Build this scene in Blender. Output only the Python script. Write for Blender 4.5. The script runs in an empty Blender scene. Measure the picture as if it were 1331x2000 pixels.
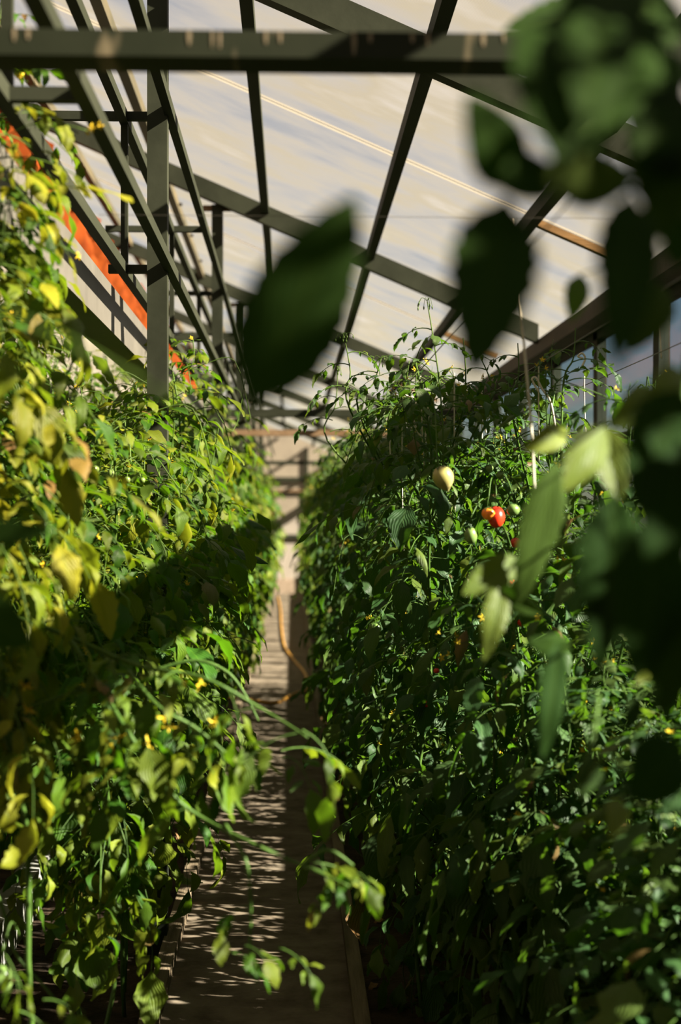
import bpy, math, random
from mathutils import Vector, Matrix, Quaternion
PI = math.pi
S = bpy.context.scene
COL = S.collection

# ------------------------------------------------------------------ camera, sky, sun, exposure
F = 2778.0
YAW = math.atan(95/F)
CAMZ = 1.5
cam_d = bpy.data.cameras.new('camera'); cam = bpy.data.objects.new('camera', cam_d); COL.objects.link(cam)
cam_d.sensor_fit = 'VERTICAL'; cam_d.sensor_height = 36; cam_d.sensor_width = 24; cam_d.lens = 50
cam.location = (0, 0, CAMZ); cam.rotation_euler = (PI/2 + math.atan(5/F), 0, -YAW)
cam_d.dof.use_dof = True; cam_d.dof.focus_distance = 4.7; cam_d.dof.aperture_fstop = 2.2
cam_d.clip_start = 0.05; cam_d.clip_end = 300
S.camera = cam
S.view_settings.view_transform = 'Standard'; S.view_settings.look = 'None'
S.view_settings.gamma = 1.0; S.view_settings.use_curve_mapping = False
S.view_settings.exposure = -0.70
cy = S.cycles
cy.use_denoising = True
cy.max_bounces = 7; cy.transparent_max_bounces = 12; cy.diffuse_bounces = 3; cy.glossy_bounces = 2; cy.transmission_bounces = 5
cy.sample_clamp_indirect = 4.0; cy.caustics_reflective = False; cy.caustics_refractive = False

TO_SUN = Vector((0.78, -0.23, 0.50)).normalized()
w = bpy.data.worlds.new('sky'); S.world = w; w.use_nodes = True
nt = w.node_tree; nt.nodes.clear()
sky = nt.nodes.new('ShaderNodeTexSky'); sky.sky_type = 'NISHITA'; sky.sun_disc = False
sky.sun_elevation = math.asin(TO_SUN.z); sky.sun_rotation = math.atan2(TO_SUN.x, TO_SUN.y)
sky.air_density = 1.0; sky.dust_density = 0.4; sky.ozone_density = 1.6
bg = nt.nodes.new('ShaderNodeBackground'); bg.inputs['Strength'].default_value = 0.082
wo = nt.nodes.new('ShaderNodeOutputWorld')
nt.links.new(sky.outputs[0], bg.inputs[0]); nt.links.new(bg.outputs[0], wo.inputs[0])
sun_d = bpy.data.lights.new('sun', 'SUN'); sun = bpy.data.objects.new('sun', sun_d); COL.objects.link(sun)
sun_d.energy = 84.0; sun_d.angle = math.radians(0.55); sun_d.color = (1.0, 0.89, 0.72)
sun.rotation_euler = TO_SUN.to_track_quat('Z', 'Y').to_euler()

# photograph pixel at distance Y down the aisle -> point in the greenhouse (metres)
FWD = Vector((math.sin(YAW), math.cos(YAW), 0)); RGT = Vector((math.cos(YAW), -math.sin(YAW), 0))
def P(px, py, Y):
    d = FWD + RGT*((px-665.5)/F) + Vector((0, 0, (1005-py)/F))
    return Vector((0, 0, CAMZ)) + d*(Y/d.y)

# ------------------------------------------------------------------ materials
def mat(name):
    m = bpy.data.materials.new(name); m.use_nodes = True; m.node_tree.nodes.clear(); return m
class N:
    def __init__(s, m): s.t = m.node_tree
    def n(s, ty, **kw):
        nd = s.t.nodes.new(ty)
        for k, v in kw.items():
            if k.startswith('_'): setattr(nd, k[1:], v)
            else:
                kk = k.replace('__', ' ')
                nd.inputs[kk].default_value = v
        return nd
    def l(s, a, b): s.t.links.new(a, b)
def ramp(g, fac, stops):
    r = g.n('ShaderNodeValToRGB'); e = r.color_ramp.elements
    while len(e) < len(stops): e.new(0.5)
    for k, (p, c) in enumerate(stops):
        e[k].position = p; e[k].color = (*c, 1)
    g.l(fac, r.inputs[0]); return r.outputs[0]
def noisy(name, c1, c2, scale=6, rough=0.6, bump=0.2, bscale=None, metal=0.0, stretch=(1, 1, 1), spec=0.12, detail=6, mid=(0.35, 0.65)):
    m = mat(name); g = N(m)
    tc = g.n('ShaderNodeTexCoord'); mp = g.n('ShaderNodeMapping'); mp.inputs['Scale'].default_value = stretch
    g.l(tc.outputs['Object'], mp.inputs[0])
    nz = g.n('ShaderNodeTexNoise', Scale=scale, Detail=detail, Roughness=0.6); g.l(mp.outputs[0], nz.inputs['Vector'])
    c = ramp(g, nz.outputs[0], [(mid[0], c1), (mid[1], c2)])
    n2 = g.n('ShaderNodeTexNoise', Scale=bscale or scale*6, Detail=5); g.l(mp.outputs[0], n2.inputs['Vector'])
    b = g.n('ShaderNodeBump', Strength=bump, Distance=0.01); g.l(n2.outputs[0], b.inputs['Height'])
    p = g.n('ShaderNodeBsdfPrincipled', Roughness=rough, Metallic=metal); p.inputs['Specular IOR Level'].default_value = spec
    g.l(c, p.inputs['Base Color']); g.l(b.outputs[0], p.inputs['Normal'])
    o = g.n('ShaderNodeOutputMaterial'); g.l(p.outputs[0], o.inputs[0])
    return m
M = {}
M['steel'] = noisy('grey_painted_steel', (.014, .0165, .011), (.023, .0265, .018), scale=4, rough=.65, spec=.06, bump=.05, stretch=(1, .3, 1))
M['steel_light'] = noisy('pale_galvanised_steel', (.066, .064, .058), (.085, .082, .074), scale=5, rough=.5, bump=.05)
M['purlin'] = noisy('yellowish_purlin_paint', (.04, .038, .026), (.085, .07, .042), scale=3, rough=.6, bump=.08, stretch=(1, .4, 1), mid=(.4, .7))  # paler, yellower mottle for the two left purlins only
M['rust'] = noisy('rusty_steel', (.10, .06, .03), (.16, .11, .07), scale=5, rough=.8)
M['batten'] = noisy('brown_timber', (.10, .055, .02), (.16, .09, .035), scale=8, rough=.7, stretch=(.3, 3, 3))
M['board'] = noisy('weathered_board', (.07, .050, .030), (.15, .11, .072), scale=5, rough=.85, stretch=(6, .5, 3), bump=.4)
M['kerb'] = noisy('pale_kerb', (.18, .17, .155), (.24, .225, .21), scale=7, rough=.9, bump=.3)
M['plaster'] = noisy('pale_plaster', (.09, .085, .075), (.13, .12, .105), scale=3, rough=.9)
M['string'] = noisy('white_twine', (.34, .31, .24), (.46, .42, .33), scale=90, rough=.9)
M['wire'] = noisy('dark_wire', (.05, .05, .04), (.08, .07, .06), scale=30, rough=.5, metal=.5)
M['hose'] = noisy('orange_hose', (.34, .15, .02), (.42, .21, .04), scale=12, rough=.45)
M['knob'] = noisy('dark_metal', (.02, .02, .02), (.04, .04, .04))

def soil_mat():
    m = noisy('dark_soil', (.012, .008, .005), (.050, .030, .018), scale=9, rough=.95, bump=1.0, bscale=45)
    return m
M['soil'] = soil_mat()
def path_mat():
    m = mat('dusty_path'); g = N(m)
    tc = g.n('ShaderNodeTexCoord')
    nz = g.n('ShaderNodeTexNoise', Scale=7, Detail=7, Roughness=.65); g.l(tc.outputs['Object'], nz.inputs['Vector'])
    c = ramp(g, nz.outputs[0], [(.3, (.062, .045, .031)), (.55, (.12, .092, .066)), (.8, (.165, .133, .10))])
    mp = g.n('ShaderNodeMapping'); mp.inputs['Scale'].default_value = (5, 22, 1); g.l(tc.outputs['Object'], mp.inputs[0])
    n2 = g.n('ShaderNodeTexNoise', Scale=1.0, Detail=4); g.l(mp.outputs[0], n2.inputs['Vector'])
    b = g.n('ShaderNodeBump', Strength=.6, Distance=.02); g.l(n2.outputs[0], b.inputs['Height'])
    p = g.n('ShaderNodeBsdfPrincipled', Roughness=.95); p.inputs['Specular IOR Level'].default_value = .05
    g.l(c, p.inputs['Base Color']); g.l(b.outputs[0], p.inputs['Normal'])
    o = g.n('ShaderNodeOutputMaterial'); g.l(p.outputs[0], o.inputs[0]); return m
M['path'] = path_mat()

def beam_mat():
    # dark green-grey paint with pale bird-lime / dirt runs down the vertical face
    m = mat('stained_beam_paint'); g = N(m)
    tc = g.n('ShaderNodeTexCoord')
    mp = g.n('ShaderNodeMapping'); mp.inputs['Scale'].default_value = (16, 1, 5); g.l(tc.outputs['Object'], mp.inputs[0])
    nz = g.n('ShaderNodeTexNoise', Scale=1.0, Detail=2); g.l(mp.outputs[0], nz.inputs['Vector'])
    st = ramp(g, nz.outputs[0], [(.62, (0, 0, 0)), (.70, (1, 1, 1))])
    n3 = g.n('ShaderNodeTexNoise', Scale=5, Detail=5); g.l(tc.outputs['Object'], n3.inputs['Vector'])
    c = ramp(g, n3.outputs[0], [(.35, (.008, .011, .006)), (.65, (.014, .017, .010))])
    mx = g.n('ShaderNodeMix', _data_type='RGBA'); g.l(st, mx.inputs[0]); g.l(c, mx.inputs[6]); mx.inputs[7].default_value = (.10, .085, .055, 1)
    p = g.n('ShaderNodeBsdfPrincipled', Roughness=.65); p.inputs['Specular IOR Level'].default_value = .08; g.l(mx.outputs[2], p.inputs['Base Color'])
    o = g.n('ShaderNodeOutputMaterial'); g.l(p.outputs[0], o.inputs[0]); return m
M['beam'] = beam_mat()

def poly_mat():
    m = mat('ribbed_polycarbonate'); g = N(m)
    tc = g.n('ShaderNodeTexCoord')
    sp = g.n('ShaderNodeSeparateXYZ'); g.l(tc.outputs['Object'], sp.inputs[0])
    mul = g.n('ShaderNodeMath', _operation='MULTIPLY'); mul.inputs[1].default_value = 2*PI/0.011; g.l(sp.outputs['Y'], mul.inputs[0])
    sn = g.n('ShaderNodeMath', _operation='SINE'); g.l(mul.outputs[0], sn.inputs[0])
    mp = g.n('ShaderNodeMapping'); mp.inputs['Scale'].default_value = (.9, 1.5, 1); g.l(tc.outputs['Object'], mp.inputs[0])
    nz = g.n('ShaderNodeTexNoise', Scale=1.3, Detail=4, Roughness=.55); g.l(mp.outputs[0], nz.inputs['Vector'])
    c = ramp(g, nz.outputs[0], [(.30, (.20, .205, .235)), (.42, (.27, .26, .26)), (.50, (.31, .285, .25)), (.58, (.32, .28, .20)), (.70, (.38, .35, .31))])
    rb = g.n('ShaderNodeMapRange'); rb.inputs[1].default_value = -1; rb.inputs[2].default_value = 1; rb.inputs[3].default_value = .86; rb.inputs[4].default_value = 1.08
    g.l(sn.outputs[0], rb.inputs[0])
    vm = g.n('ShaderNodeVectorMath', _operation='SCALE'); g.l(c, vm.inputs[0]); g.l(rb.outputs[0], vm.inputs['Scale'])
    tl = g.n('ShaderNodeBsdfTranslucent'); g.l(vm.outputs[0], tl.inputs[0])
    df = g.n('ShaderNodeBsdfDiffuse'); df.inputs[0].default_value = (.2, .19, .17, 1)
    m1 = g.n('ShaderNodeMixShader'); m1.inputs[0].default_value = .7; g.l(df.outputs[0], m1.inputs[1]); g.l(tl.outputs[0], m1.inputs[2])
    tr = g.n('ShaderNodeBsdfTransparent'); tr.inputs[0].default_value = (.92, .88, .80, 1)
    m2 = g.n('ShaderNodeMixShader'); m2.inputs[0].default_value = POLY_CLEAR; g.l(m1.outputs[0], m2.inputs[1]); g.l(tr.outputs[0], m2.inputs[2])
    o = g.n('ShaderNodeOutputMaterial'); g.l(m2.outputs[0], o.inputs[0]); return m
POLY_CLEAR = 0.78
M['poly'] = poly_mat()
def joint_mat():
    m = mat('pale_joint_strip'); g = N(m)
    tl = g.n('ShaderNodeBsdfTranslucent'); tl.inputs[0].default_value = (.29, .27, .23, 1)
    tr = g.n('ShaderNodeBsdfTransparent')
    m2 = g.n('ShaderNodeMixShader'); m2.inputs[0].default_value = .5; g.l(tl.outputs[0], m2.inputs[1]); g.l(tr.outputs[0], m2.inputs[2])
    o = g.n('ShaderNodeOutputMaterial'); g.l(m2.outputs[0], o.inputs[0]); return m
M['joint'] = joint_mat()
def glass_mat():
    m = mat('window_glass'); g = N(m)
    gl = g.n('ShaderNodeBsdfGlossy', Roughness=.05); tr = g.n('ShaderNodeBsdfTransparent'); tr.inputs[0].default_value = (.90, .94, .95, 1)
    m2 = g.n('ShaderNodeMixShader'); m2.inputs[0].default_value = .93; g.l(gl.outputs[0], m2.inputs[1]); g.l(tr.outputs[0], m2.inputs[2])
    o = g.n('ShaderNodeOutputMaterial'); g.l(m2.outputs[0], o.inputs[0]); return m
M['glass'] = glass_mat()
def tarp_mat():
    m = mat('orange_sheet'); g = N(m)
    tc = g.n('ShaderNodeTexCoord'); nz = g.n('ShaderNodeTexNoise', Scale=3, Detail=5); g.l(tc.outputs['Object'], nz.inputs['Vector'])
    c = ramp(g, nz.outputs[0], [(.3, (.10, .018, .003)), (.65, (.20, .042, .006))])
    p = g.n('ShaderNodeBsdfPrincipled', Roughness=.7); p.inputs['Specular IOR Level'].default_value = .08; g.l(c, p.inputs['Base Color'])
    tl = g.n('ShaderNodeBsdfTranslucent'); g.l(c, tl.inputs[0])
    mx = g.n('ShaderNodeMixShader'); mx.inputs[0].default_value = .35; g.l(p.outputs[0], mx.inputs[1]); g.l(tl.outputs[0], mx.inputs[2])
    o = g.n('ShaderNodeOutputMaterial'); g.l(mx.outputs[0], o.inputs[0]); return m
M['tarp'] = tarp_mat()

def leaf_mat(name, base, yell, trans, tmix=.38, rough=.5, spec=.16, bmp=.28):
    m = mat(name); g = N(m)
    at = g.n('ShaderNodeAttribute', _attribute_name='tint'); sp = g.n('ShaderNodeSeparateColor'); g.l(at.outputs['Color'], sp.inputs[0])
    uv = g.n('ShaderNodeUVMap'); su = g.n('ShaderNodeSeparateXYZ'); g.l(uv.outputs[0], su.inputs[0])
    # herring-bone side veins and the midrib from the leaf's own coordinates
    a1 = g.n('ShaderNodeMath', _operation='SUBTRACT'); a1.inputs[1].default_value = .5; g.l(su.outputs[0], a1.inputs[0])
    ab = g.n('ShaderNodeMath', _operation='ABSOLUTE'); g.l(a1.outputs[0], ab.inputs[0])
    m1 = g.n('ShaderNodeMath', _operation='MULTIPLY_ADD'); m1.inputs[1].default_value = -1.2; g.l(ab.outputs[0], m1.inputs[0]); g.l(su.outputs[1], m1.inputs[2])
    m2 = g.n('ShaderNodeMath', _operation='MULTIPLY'); m2.inputs[1].default_value = 2*PI*7.5; g.l(m1.outputs[0], m2.inputs[0])
    sn = g.n('ShaderNodeMath', _operation='SINE'); g.l(m2.outputs[0], sn.inputs[0])
    bp = g.n('ShaderNodeBump', Strength=bmp, Distance=.004); g.l(sn.outputs[0], bp.inputs['Height'])
    mid = ramp(g, ab.outputs[0], [(.0, (1, 1, 1)), (.035, (0, 0, 0))])
    mx = g.n('ShaderNodeMix', _data_type='RGBA'); g.l(sp.outputs[0], mx.inputs[0]); mx.inputs[6].default_value = (*base, 1); mx.inputs[7].default_value = (*yell, 1)
    mv = g.n('ShaderNodeMix', _data_type='RGBA'); mv.inputs[7].default_value = (base[0]*2+.02, base[1]*1.8+.02, base[2]*2, 1)
    vf = g.n('ShaderNodeMath', _operation='MULTIPLY'); vf.inputs[1].default_value = .5; g.l(mid, vf.inputs[0]); g.l(vf.outputs[0], mv.inputs[0]); g.l(mx.outputs[2], mv.inputs[6])
    br = g.n('ShaderNodeMapRange'); br.inputs[3].default_value = .65; br.inputs[4].default_value = 1.35; g.l(sp.outputs[1], br.inputs[0])
    cs = g.n('ShaderNodeVectorMath', _operation='SCALE'); g.l(mv.outputs[2], cs.inputs[0]); g.l(br.outputs[0], cs.inputs['Scale'])
    # dry brown rims on a few leaves (third tint channel)
    dr = g.n('ShaderNodeMix', _data_type='RGBA'); g.l(sp.outputs[2], dr.inputs[0]); g.l(cs.outputs[0], dr.inputs[6]); dr.inputs[7].default_value = (.15, .075, .03, 1)
    p = g.n('ShaderNodeBsdfPrincipled', Roughness=rough); p.inputs['Specular IOR Level'].default_value = spec
    g.l(dr.outputs[2], p.inputs['Base Color']); g.l(bp.outputs[0], p.inputs['Normal'])
    tl = g.n('ShaderNodeBsdfTranslucent')
    tc = g.n('ShaderNodeMix', _data_type='RGBA'); g.l(sp.outputs[0], tc.inputs[0]); tc.inputs[6].default_value = (*trans, 1); tc.inputs[7].default_value = (yell[0]*1.3, yell[1]*1.3, yell[2], 1)
    g.l(tc.outputs[2], tl.inputs[0])
    ms = g.n('ShaderNodeMixShader'); ms.inputs[0].default_value = tmix; g.l(p.outputs[0], ms.inputs[1]); g.l(tl.outputs[0], ms.inputs[2])
    o = g.n('ShaderNodeOutputMaterial'); g.l(ms.outputs[0], o.inputs[0]); return m
M['leaf_left'] = leaf_mat('tomato_leaf', (.019, .058, .004), (.19, .185, .012), (.070, .175, .004))
M['leaf_right'] = leaf_mat('tomato_leaf_dull', (.025, .058, .017), (.13, .15, .012), (.055, .14, .006), rough=.45)
M['leaf_shade'] = leaf_mat('tomato_leaf_shade_darkened', (.007, .022, .004), (.08, .10, .010), (.016, .060, .003), tmix=.3, rough=.7, spec=.04, bmp=.15)  # tomato leaf darkened for the near foliage; shade is put into the colour
M['stem'] = noisy('tomato_stem', (.028, .058, .009), (.05, .09, .016), scale=9, rough=.5)
M['stem_dry'] = noisy('dry_stem', (.11, .09, .04), (.16, .13, .07), scale=9, rough=.7)
M['petal'] = noisy('yellow_petal', (.40, .27, .01), (.45, .33, .02), scale=20, rough=.6)
def fruit_mat(name, c1, c2):
    m = noisy(name, c1, c2, scale=14, rough=.25, bump=.0, spec=.35)
    return m
M['fruit_orange'] = fruit_mat('ripe_orange_skin', (.72, .13, .010), (.82, .20, .02))
M['fruit_red'] = fruit_mat('ripe_red_skin', (.42, .014, .006), (.52, .03, .009))
M['fruit_green'] = fruit_mat('unripe_green_skin', (.08, .13, .03), (.13, .19, .055))
M['fruit_pale'] = fruit_mat('blushing_pale_skin', (.24, .21, .06), (.32, .26, .10))
M['dead'] = noisy('dry_brown_leaf', (.12, .06, .022), (.25, .14, .07), scale=12, rough=.8, bump=.4)

# ------------------------------------------------------------------ mesh helpers
class MB:
    def __init__(s): s.v = []; s.f = []; s.uv = []; s.t = []; s.mi = []; s.tint = (0, .5, 0, 1); s.m = 0
    def add(s, vs, fs, uvs=None):
        b = len(s.v); s.v += [tuple(v) for v in vs]; s.uv += uvs or [(0, 0)]*len(vs); s.t += [s.tint]*len(vs)
        s.f += [tuple(b+i for i in f) for f in fs]; s.mi += [s.m]*len(fs)
    def box(s, lo, hi, rot=None):
        (x0, y0, z0), (x1, y1, z1) = lo, hi
        vs = [Vector(c) for c in ((x0,y0,z0),(x1,y0,z0),(x1,y1,z0),(x0,y1,z0),(x0,y0,z1),(x1,y0,z1),(x1,y1,z1),(x0,y1,z1))]
        if rot: vs = [rot @ v for v in vs]
        s.add(vs, [(0,3,2,1),(4,5,6,7),(0,1,5,4),(1,2,6,5),(2,3,7,6),(3,0,4,7)])
    def bar(s, a, b, wd, ht, up=Vector((0, 0, 1))):
        a, b = Vector(a), Vector(b); d = (b-a).normalized(); sd = d.cross(up).normalized(); u = sd.cross(d)
        vs = []
        for p in (a, b):
            for i, j in ((-1,-1),(1,-1),(1,1),(-1,1)): vs.append(p + sd*(wd/2*i) + u*(ht/2*j))
        s.add(vs, [(3,2,1,0),(4,5,6,7),(0,1,5,4),(1,2,6,5),(2,3,7,6),(3,0,4,7)])
    def tube(s, pts, r, n=5, cap=True):
        pts = [Vector(p) for p in pts]; vs = []; fs = []; k = len(pts)
        rr = r if isinstance(r, (list, tuple)) else [r]*k
        prev = None
        for i, p in enumerate(pts):
            d = (pts[min(i+1, k-1)] - pts[max(i-1, 0)])
            d = d.normalized() if d.length > 1e-9 else Vector((0, 0, 1))
            if prev is None:
                a = Vector((1, 0, 0)) if abs(d.x) < .8 else Vector((0, 1, 0)); u = d.cross(a).normalized()
            else:
                u = (prev - d*prev.dot(d)); u = u.normalized() if u.length > 1e-6 else d.orthogonal().normalized()
            prev = u; q = d.cross(u)
            for j in range(n):
                an = 2*PI*j/n; vs.append(p + (u*math.cos(an) + q*math.sin(an))*rr[i])
        for i in range(k-1):
            for j in range(n):
                a = i*n+j; b = i*n+(j+1) % n; fs.append((a, b, b+n, a+n))
        if cap: fs += [tuple(range(n-1, -1, -1)), tuple(range((k-1)*n, k*n))]
        s.add(vs, fs)
    def build(s, name, mats, parent=None, smooth=False, loc=None):
        me = bpy.data.meshes.new(name); me.from_pydata(s.v, [], s.f)
        if not isinstance(mats, (list, tuple)): mats = [mats]
        for m in mats: me.materials.append(m)
        me.polygons.foreach_set('material_index', s.mi)
        uvl = me.uv_layers.new(name='UVMap'); li = [0]*len(me.loops); me.loops.foreach_get('vertex_index', li)
        fl = []
        for i in li: fl += s.uv[i]
        uvl.data.foreach_set('uv', fl)
        if any(t != (0, .5, 0, 1) for t in s.t[:2000:37]) or len(s.t) > 40:
            ca = me.color_attributes.new('tint', 'FLOAT_COLOR', 'POINT'); fl = []
            for t in s.t: fl += t
            ca.data.foreach_set('color', fl)
        if smooth: me.polygons.foreach_set('use_smooth', [True]*len(me.polygons))
        me.update()
        o = bpy.data.objects.new(name, me); COL.objects.link(o)
        if loc is not None: o.location = loc
        if parent is not None: o.parent = parent
        return o
def tag(o, label, cat, group=None, kind=None):
    if label: o['label'] = label
    if cat: o['category'] = cat
    if group: o['group'] = group
    if kind: o['kind'] = kind
    return o
def struct(o, label=None): o['kind'] = 'structure'; o['label'] = label or o.name; return o
def empty(name, loc, rz=0):
    o = bpy.data.objects.new(name, None); COL.objects.link(o); o.location = loc; o.rotation_euler = (0, 0, rz); return o
def bezier(pts, n=8):
    pts = [Vector(p) for p in pts]; out = []
    for i in range(len(pts)-1):
        p0, p1, p2, p3 = pts[max(i-1, 0)], pts[i], pts[i+1], pts[min(i+2, len(pts)-1)]
        for k in range(n):
            t = k/n; out.append(.5*((2*p1) + (p2-p0)*t + (2*p0-5*p1+4*p2-p3)*t*t + (3*p1-p0-3*p2+p3)*t**3))
    out.append(pts[-1]); return out

# ------------------------------------------------------------------ the greenhouse shell
YE = 33.0; YS = -1.5; XL = -1.72; XR = 1.62
H0 = CAMZ + 1.71; SL = .43                       # underside of the rafters at X = 0 and the fall to the right
def rz(x, off=0): return H0 - SL*x + off

b = MB(); b.box((XL-3, YS-3, -.3), (XR+3, YE+2, 0)); struct(b.build('floor', M['soil']), 'dark soil of the planting beds')
b = MB()
ny = 170
random.seed(3)
vs = []; fs = []
for i in range(ny+1):
    y = YS + (YE-YS)*i/ny
    for j, x in enumerate((-.385, -.2, 0, .12, .18)):
        vs.append((x, y, .012 + .006*random.random()))
for i in range(ny):
    for j in range(4): a = i*5+j; fs.append((a, a+1, a+6, a+5))
b.add(vs, fs); struct(b.build('floor_path', M['path']), 'pale dusty aisle path between the beds')

# roof sheets (one ceiling), pale joint strips and brown battens on it
b = MB(); th = .012
for (x0, x1) in ((XL-.05, XR+.12),):
    vs = [(x0, YS, rz(x0, .135)), (x1, YS, rz(x1, .135)), (x1, YE, rz(x1, .135)), (x0, YE, rz(x0, .135))]
    b.add(vs, [(0, 1, 2, 3)])
ceil = struct(b.build('ceiling', M['poly']), 'translucent ribbed roof sheets')
JY = [2.4, 6.45, 10.4, 14.6, 18.6, 22.6, 26.6, 30.6]
for k, y in enumerate(JY):
    b = MB(); b.bar((XL, y, rz(XL, .125)), (XR, y, rz(XR, .125)), .035, .012); o = b.build('trim_%d' % (k+1), M['joint']); struct(o, 'pale joint strip between roof sheets')
    b = MB(); b.bar((1.10, y, rz(1.10, .10)), (1.5, y, rz(1.5, .10)), .045, .03); b.build('joint_batten', M['batten'], o)

# left wall: pale plaster, orange sheet on its upper part
b = MB(); b.box((XL-.12, YS, 0), (XL, YE, rz(XL, .12))); struct(b.build('wall_left', M['plaster']), 'pale rendered wall behind the left bed')
b = MB(); nx, nz_ = 260, 10; vs = []; fs = []
y0, y1 = 6.0, 26.0; z0, z1 = 3.4, 3.93
for i in range(nx+1):
    y = y0 + (y1-y0)*i/nx
    for j in range(nz_+1):
        v = j/nz_; z = z0 + (z1-z0)*v
        x = XL + .09 + .045*math.sin(y*5.5 + v*6) + .018*math.sin(y*21 - v*7) + .012*math.sin(v*14+y*2)
        vs.append((x, y, z))
for i in range(nx):
    for j in range(nz_): a = i*(nz_+1)+j; fs.append((a, a+1, a+nz_+2, a+nz_+1))
b.add(vs, fs); tag(b.build('tarpaulin', M['tarp'], smooth=True), 'rumpled orange sheet hanging along the upper left wall under the roof', 'tarpaulin')

# far gable
b = MB(); y = YE
b.add([(XL, y, 0), (XR, y, 0), (XR, y, rz(XR, .13)), (XL, y, rz(XL, .13))], [(3, 2, 1, 0)])
wf = struct(b.build('wall_far', noisy('gable_sheet', (.17, .15, .125), (.22, .195, .16), scale=2, rough=.7)), 'pale far gable wall')
for z, hh, mm in ((2.32, .10, 'steel'), (2.05, .05, 'rust'), (1.0, .08, 'steel')):
    b = MB(); b.box((XL, y-.06, z-hh/2), (XR, y-.002, z+hh/2)); b.build('wall_rail', M[mm], wf)
for x in (-.9, .35, 1.1):
    b = MB(); b.box((x-.03, y-.05, 0), (x+.03, y-.002, rz(x))); b.build('wall_stud', M['steel'], wf)

b = MB(); b.add([(XL, YS, 0), (XR, YS, 0), (XR, YS, rz(XR, .13)), (XL, YS, rz(XL, .13))], [(0, 1, 2, 3)]); struct(b.build('wall_sky_block', M['batten']), 'unseen timber gable wall added behind the viewpoint to block sky light')  # gable out of view, added to cut the sky fill from behind
# right wall: low sill wall, windows above, dark eave beam over them
b = MB(); b.box((XR, YS, 0), (XR+.12, YE, 1.02)); struct(b.build('wall_right', M['plaster']), 'low wall under the right hand windows')
b = MB(); b.box((1.47, YS, 2.46), (XR+.10, YE, 2.52)); b.box((1.52, YS, 2.52), (1.60, YE, rz(1.6, .06))); struct(b.build('trim_20', noisy('dark_eave_paint', (.015, .016, .011), (.03, .027, .017), scale=5)), 'dark eave beam above the windows')
n = 1; yy = YS+.2
while yy < 26:
    b = MB(); w1 = yy+1.25
    for (ya, yb, za, zb) in ((yy, yy+.05, 1.02, 2.46), (w1-.05, w1, 1.02, 2.46), (yy, w1, 1.02, 1.07), (yy, w1, 2.42, 2.46), (yy, w1, 1.86, 1.90)):
        b.box((XR-.02, ya, za), (XR+.03, yb, zb))
    fr = struct(b.build('window_%d' % n, M['steel']), 'right hand window'); 
    b = MB(); b.box((XR+.002, yy+.05, 1.07), (XR+.008, w1-.05, 2.42)); b.build('pane', M['glass'], fr)
    yy = w1; n += 1

# ------------------------------------------------------------------ steelwork
RY = [0.8, 4.85, 8.75, 12.8, 16.9, 21.0, 25.1, 29.2]
NAMES = ['over the front beam', 'meeting the nearest post', 'meeting the second post', 'meeting the third post', 'fourth down the aisle', '', '', '']
for i, y in enumerate(RY):
    b = MB(); x0, x1 = XL+.02, 1.52
    vs = []
    for x in (x0, x1):
        for yy_, dz in ((y-.035, 0), (y+.035, 0), (y+.035, .118), (y-.035, .118)): vs.append((x, yy_, rz(x, dz)))
    b.add(vs, [(0, 1, 2, 3), (7, 6, 5, 4), (0, 4, 5, 1), (1, 5, 6, 2), (2, 6, 7, 3), (3, 7, 4, 0)])
    o = b.build('roof_rafter', M['steel'])
    lb = ['sloping grey steel rafter nearest overhead, above the stained cross beam', 'wide sloping steel rafter running behind the stained front beam', 'sloping steel rafter resting on the second grey post',
          'sloping steel rafter resting on the third grey post', 'sloping steel rafter one bay beyond the third post'][i] if i < 5 else 'distant sloping steel rafter near the far end of the aisle'
    tag(o, lb, 'rafter', None if i < 5 else 'distant roof rafters')
PX = [-1.45, -.81, -.165, .48, 1.085]
PL = ['yellowish purlin leftmost under the roof, beside the left wall', 'ochre purlin with bolts, left of the aisle posts', 'near upright looking purlin under the roof left of the picture centre',
      'long dark purlin under the roof right of the picture centre', 'dark purlin slanting steeply behind the foreground leaves at upper right']
for x, lb in zip(PX, PL):
    b = MB(); zc = rz(x, .095); b.box((x-.024, YS, zc-.035), (x+.024, YE-.05, zc+.03))
    o = b.build('roof_purlin', M['purlin'] if x < -.5 else M['steel'])
    tag(o, lb, 'purlin')
    if x == -.81:
        for k in range(12):
            b = MB(); yb = 2.2+k*1.1; b.tube([(x+.023, yb, zc), (x+.05, yb, zc)], .011, 6); b.build('bolt', M['knob'], o)
POSTX = -.46
PYS = [4.9, 8.8, 12.85, 16.95, 21.05]
PLB = ['wide grey steel post nearest the camera left of the aisle', 'second grey steel post down the aisle meeting a rafter', 'third grey steel post down the aisle among leaves', 'fourth grey steel post, slim and far', 'farthest visible grey steel post']
for y, lb in zip(PYS, PLB):
    b = MB(); b.box((POSTX-.034, y-.034, 0), (POSTX+.034, y+.034, rz(POSTX)))
    o = b.build('steel_post', M['steel']); tag(o, lb, 'post')
    b = MB(); b.box((POSTX-.09, y-.008, rz(POSTX)-.035), (POSTX+.09, y+.008, rz(POSTX)-.0)); b.build('head_plate', M['rust'], o)
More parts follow.
